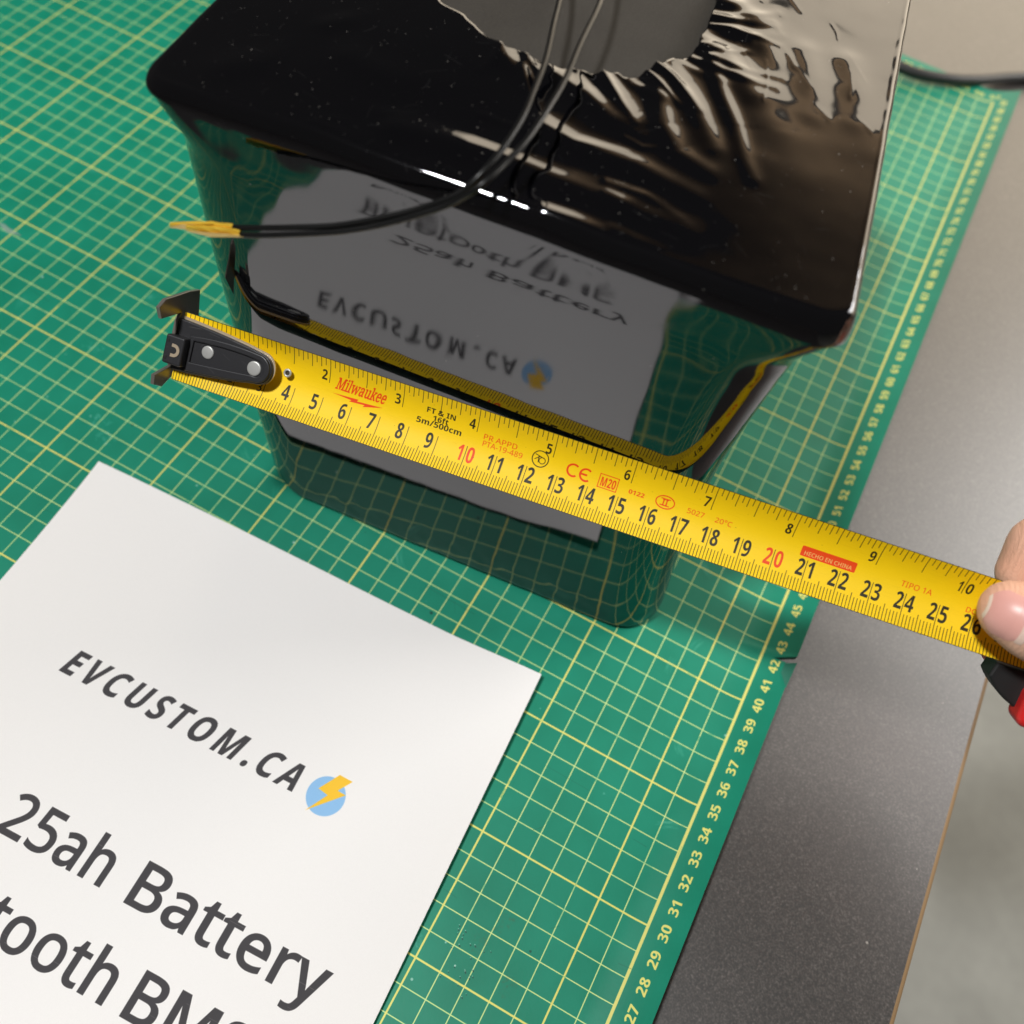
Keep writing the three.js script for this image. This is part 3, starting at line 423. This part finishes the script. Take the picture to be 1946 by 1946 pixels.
  // eyelet beyond the hook
  part('eyelet', new THREE.TorusGeometry(0.00105, 0.00038, 10, 26).translate(0.0371, 0.0137, -0.0021), steel, measure);
  part('eyelet_hole', new THREE.CylinderGeometry(0.0008, 0.0008, 0.0003, 20).rotateX(Math.PI / 2).translate(0.0371, 0.0137, -0.0026), std({ color: rgb(0.05, 0.04, 0.02), roughness: 0.8 }), measure);

  // case, almost all of it past the right border
  const caseMat = phys({ color: rgb(0.010, 0.010, 0.010), roughness: 0.55, bumpMap: fine, bumpScale: 0.0004 }), redMat = phys({ color: rgb(0.72, 0.02, 0.02), roughness: 0.35 });
  part('case_shell', new RoundedBoxGeometry(0.066, 0.046, 0.046, 5, 0.005).translate(0.3125, 0.0113, -0.0265), redMat, measure);
  part('bumper', new RoundedBoxGeometry(0.012, 0.036, 0.012, 4, 0.004).translate(0.2850, 0.0113, -0.010), caseMat, measure);
  part('bumper', new RoundedBoxGeometry(0.05, 0.0485, 0.012, 4, 0.004).translate(0.311, 0.0113, -0.040), caseMat, measure);
  const grip = new THREE.Shape(); grip.moveTo(0.2708, -0.0016); grip.lineTo(0.2702, -0.0052); grip.quadraticCurveTo(0.2745, -0.0106, 0.283, -0.0122); grip.lineTo(0.292, -0.012); grip.lineTo(0.292, -0.0016); grip.closePath();
  part('grip_panel', new RoundedBoxGeometry(0.03, 0.0125, 0.012, 4, 0.003).translate(0.2945, -0.0098, -0.0015), redMat, measure);
  part('mouth_guard', new THREE.ExtrudeGeometry(grip, { depth: 0.008, bevelEnabled: true, bevelSize: 0.0008, bevelThickness: 0.0008, bevelSegments: 3 }).translate(0, 0, -0.010), caseMat, measure);
}

// ---------------------------------------------------------------- hand holding the tape
{
  // blade coordinates in millimetres -> room
  const B = (x, y, z) => TB.P.clone().addScaledVector(TB.d, x * TK / 1000).addScaledVector(TB.w, y * TK / 1000).addScaledVector(TB.n, z * TK / 1000);
  const bones = [];
  const chain = (pts) => { for (let i = 1; i < pts.length; i++) bones.push([pts[i - 1], pts[i]]); };
  const J = (x, y, z, r) => ({ p: B(x, y, z), r: r * TK / 1000 });
  chain([J(263.5, 16.6, 10.2, 8.6), J(271, 16.0, 11.2, 10.0), J(285, 15.2, 13.5, 10.2), J(312, 22, 26, 11.2), J(340, 48, 30, 13.5)]);              // thumb
  chain([J(268.5, 25, -9.2, 6.8), J(271, 34, -9.6, 8.2), J(284, 54, -8, 8.8), J(320, 92, 4, 10), J(352, 84, 10, 11.5), J(386, 66, 16, 14)]);     // index, curled behind the blade
  chain([J(301, 46, -20, 7.5), J(316, 66, -22, 8.4), J(345, 88, -14, 9.2), J(372, 80, -4, 11), J(396, 62, 6, 14)]);                                // middle
  chain([J(312, 38, -26, 7.2), J(330, 60, -30, 8), J(360, 76, -24, 8.8), J(384, 68, -12, 10.5), J(402, 56, 0, 14)]);                               // ring
  chain([J(326, 30, -30, 6.4), J(346, 50, -35, 7), J(370, 62, -30, 8), J(392, 58, -18, 9.5), J(406, 50, -4, 13)]);                                 // little
  bones.push([J(340, 48, 30, 14), J(400, 56, 12, 20)], [J(386, 66, 16, 15), J(430, 56, 10, 24)], [J(402, 54, 0, 15), J(430, 56, 8, 24)], [J(430, 56, 10, 24), J(470, 58, 16, 26)], [J(470, 58, 16, 26), J(540, 62, 24, 31)]);
  const dist = (p) => { let s = 0; for (const [a, b] of bones) { const ab = b.p.clone().sub(a.p), k = Math.max(0, Math.min(1, p.clone().sub(a.p).dot(ab) / ab.lengthSq())); const d = p.distanceTo(a.p.clone().addScaledVector(ab, k)) - lerp(a.r, b.r, k); s += Math.exp(-d / 0.0017); } return -0.0017 * Math.log(s + 1e-30); };
  const lo = V(1e9, 1e9, 1e9), hi = V(-1e9, -1e9, -1e9); for (const [a, b] of bones) for (const q of [a, b]) { lo.min(q.p.clone().subScalar(q.r + 0.006)); hi.max(q.p.clone().addScalar(q.r + 0.006)); }
  const ctr = lo.clone().add(hi).multiplyScalar(0.5), half = Math.max(hi.x - lo.x, hi.y - lo.y, hi.z - lo.z) / 2;
  const RES = 128, mc = new MarchingCubes(RES, new THREE.MeshBasicMaterial(), false, false, 400000); mc.isolation = 0;
  const prep = bones.map(([a, b]) => { const ab = b.p.clone().sub(a.p); return [a.p.x, a.p.y, a.p.z, ab.x, ab.y, ab.z, ab.lengthSq(), a.r, b.r]; });
  const fast = (X, Y, Z) => { let s = 0, m = 1e9; for (const q of prep) { const dx = X - q[0], dy = Y - q[1], dz = Z - q[2]; let k = (dx * q[3] + dy * q[4] + dz * q[5]) / q[6]; k = k < 0 ? 0 : k > 1 ? 1 : k; const ex = dx - q[3] * k, ey = dy - q[4] * k, ez = dz - q[5] * k, d = Math.sqrt(ex * ex + ey * ey + ez * ez) - (q[7] + (q[8] - q[7]) * k); if (d < m) m = d; if (d < 0.012) s += Math.exp(-d / 0.0017); } return s > 0 ? -0.0017 * Math.log(s) : m; };
  for (let k = 0; k < RES; k++) for (let j = 0; j < RES; j++) for (let i = 0; i < RES; i++) mc.field[i + j * RES + k * RES * RES] = -fast(ctr.x + (i / (RES / 2) - 1) * half, ctr.y + (j / (RES / 2) - 1) * half, ctr.z + (k / (RES / 2) - 1) * half);
  mc.update();
  const n = mc.count, pos = new Float32Array(mc.positionArray.slice(0, n * 3));
  for (let i = 0; i < n; i++) { pos[i * 3] = ctr.x + pos[i * 3] * half; pos[i * 3 + 1] = ctr.y + pos[i * 3 + 1] * half; pos[i * 3 + 2] = ctr.z + pos[i * 3 + 2] * half; }
  let g = new THREE.BufferGeometry(); g.setAttribute('position', new THREE.BufferAttribute(pos, 3)); g = mergeVertices(g, 1e-6);
  // smooth normals from the field itself
  const P = g.attributes.position, nor = new Float32Array(P.count * 3), col = new Float32Array(P.count * 3), uv = new Float32Array(P.count * 2), e = 0.0005, tip = B(262, 16, 14), itip = B(268, 28, -8);
  for (let i = 0; i < P.count; i++) {
    const X = P.getX(i), Y = P.getY(i), Z = P.getZ(i), d = V(fast(X + e, Y, Z) - fast(X - e, Y, Z), fast(X, Y + e, Z) - fast(X, Y - e, Z), fast(X, Y, Z + e) - fast(X, Y, Z - e)).normalize(); nor.set([d.x, d.y, d.z], i * 3);
    const m = N3(X * 160, Y * 160, Z * 160) * 0.5 + N3(X * 60, Y * 60, Z * 60) * 0.5; col.set([0.90 + 0.06 * m, 0.50 + 0.09 * m, 0.34 + 0.09 * m], i * 3); const q = V(X, Y, Z).sub(TB.P); uv.set([q.dot(TB.d) / 0.012, (q.dot(TB.w) + q.dot(TB.n)) / 0.012], i * 2);
  }
  g.setAttribute('normal', new THREE.BufferAttribute(nor, 3)); g.setAttribute('color', new THREE.BufferAttribute(col, 3)); g.setAttribute('uv', new THREE.BufferAttribute(uv, 2));
  const creases = ntex(512, (u, v) => { const w = N3(u * 4, v * 4) * 0.6; return 0.5 + 0.28 * Math.sin((u + w * 0.05) * Math.PI * 2 * 9) * 0.6 + 0.3 * N3(u * 30, v * 30, 2) + 0.2 * N3(u * 70, v * 70, 5); });
  const person = base('person', 'bare hand pinching the yellow tape between thumb and forefinger', 'person', [0, 0, 0]);
  const mx = V(0.16, -0.003, -0.37); person.position.copy(mx); g.translate(-mx.x, -mx.y, -mx.z);
  part('hand', g, phys({ vertexColors: true, roughness: 0.55, ior: 1.4, bumpMap: creases, bumpScale: 0.00028, sheen: 0.15, sheenColor: rgb(1, 0.6, 0.5), sheenRoughness: 0.5 }), person);
  // thumbnail: a curved plate laid on the thumb's outer side
  const surf = (x, y, lift) => { const o = B(x, y, 0); let z = 27; for (let k = 0; k < 60; k++) z -= fast(o.x + TB.n.x * z * TK / 1000, o.y + TB.n.y * z * TK / 1000, o.z + TB.n.z * z * TK / 1000) * 1000 / TK * 0.7; return B(x, y, z + lift).sub(mx); };
  const plate = (x0, x1, wide, lift) => grid(26, 20, (i, j) => {
    const a = i / 26, q = j / 20 * 2 - 1, x = lerp(x0, x1, a), chord = Math.sqrt(Math.max(0.2, 8.3 * 8.3 - Math.pow(Math.max(0, 263.5 - x), 2))) * 0.9, h = Math.min(wide * (1 - 0.30 * Math.pow(Math.max(0, a - 0.72) / 0.28, 2.2)), chord), e = Math.max(Math.abs(q), Math.abs(a * 2 - 1));
    const p = surf(x, 16.2 - (x - 263) * 0.06 + q * h, lift * (1 - 0.7 * Math.pow(e, 6))); return [p.x, p.y, p.z];
  });
  part('thumbnail', plate(256.4, 264.8, 6.5, 0.34), phys({ color: rgb(0.84, 0.43, 0.37), roughness: 0.36, ior: 1.5, side: THREE.DoubleSide }), person);
  part('nail_edge', plate(255.75, 256.35, 6.2, 0.30), phys({ color: rgb(0.90, 0.72, 0.60), roughness: 0.45, side: THREE.DoubleSide }), person);
  part('cuticle', plate(264.3, 266.4, 5.9, 0.42), phys({ color: rgb(0.90, 0.66, 0.55), roughness: 0.5, side: THREE.DoubleSide }), person);
}

// ---------------------------------------------------------------- cable on the table, scrap of film on the mat
{
  const pts = [[1600, 60, 0.008], [1660, 105, 0.007], [1712, 132, 0.006], [1745, 142, 0.0055], [1790, 149, 0.0048], [1840, 151, 0.0034], [1900, 147, 0.0012], [1960, 146, 0.0006], [2060, 150, 0.0006]].map(([x, y, h]) => onHeight(x, y, h));
  const o = pts[3].clone(); const c = base('power_cable', 'thin black cable lying over the far corner of the green mat', 'cable', [o.x, 0, o.z]);
  part('sheath', new THREE.TubeGeometry(new THREE.CatmullRomCurve3(pts.map((p) => p.clone().sub(V(o.x, 0, o.z)))), 120, 0.0036, 12), phys({ color: rgb(0.02, 0.02, 0.02), roughness: 0.5 }), c);
}
{
  const p0 = onHeight(-6, 418, 0.0012), p1 = onHeight(14, 428, 0.0016), p2 = onHeight(40, 446, 0.0006), p3 = onHeight(12, 440, 0.001), r = rnd(12);
  const s = base('film_scrap', 'small clear scrap of plastic film on the green mat', 'plastic scrap', [p1.x, 0, p1.z]);
  part('film', grid(8, 4, (i, j) => { const a = i / 8, b = j / 4; const top = a < 0.5 ? p0.clone().lerp(p1, a * 2) : p1.clone().lerp(p2, a * 2 - 1), low = p0.clone().lerp(p3, Math.min(1, a * 1.6)).lerp(p2, Math.max(0, a * 2 - 1)); const q = top.lerp(low, b).sub(V(p1.x, 0, p1.z)); return [q.x, q.y + 0.0012 * r(), q.z]; }), phys({ color: rgb(0.75, 0.85, 0.8), transmission: 0.7, thickness: 0, roughness: 0.25, side: THREE.DoubleSide }), s);
}

scene.traverse((o) => { if (o.isMesh) { o.castShadow = true; o.receiveShadow = true; } });
renderer.render(scene, camera);
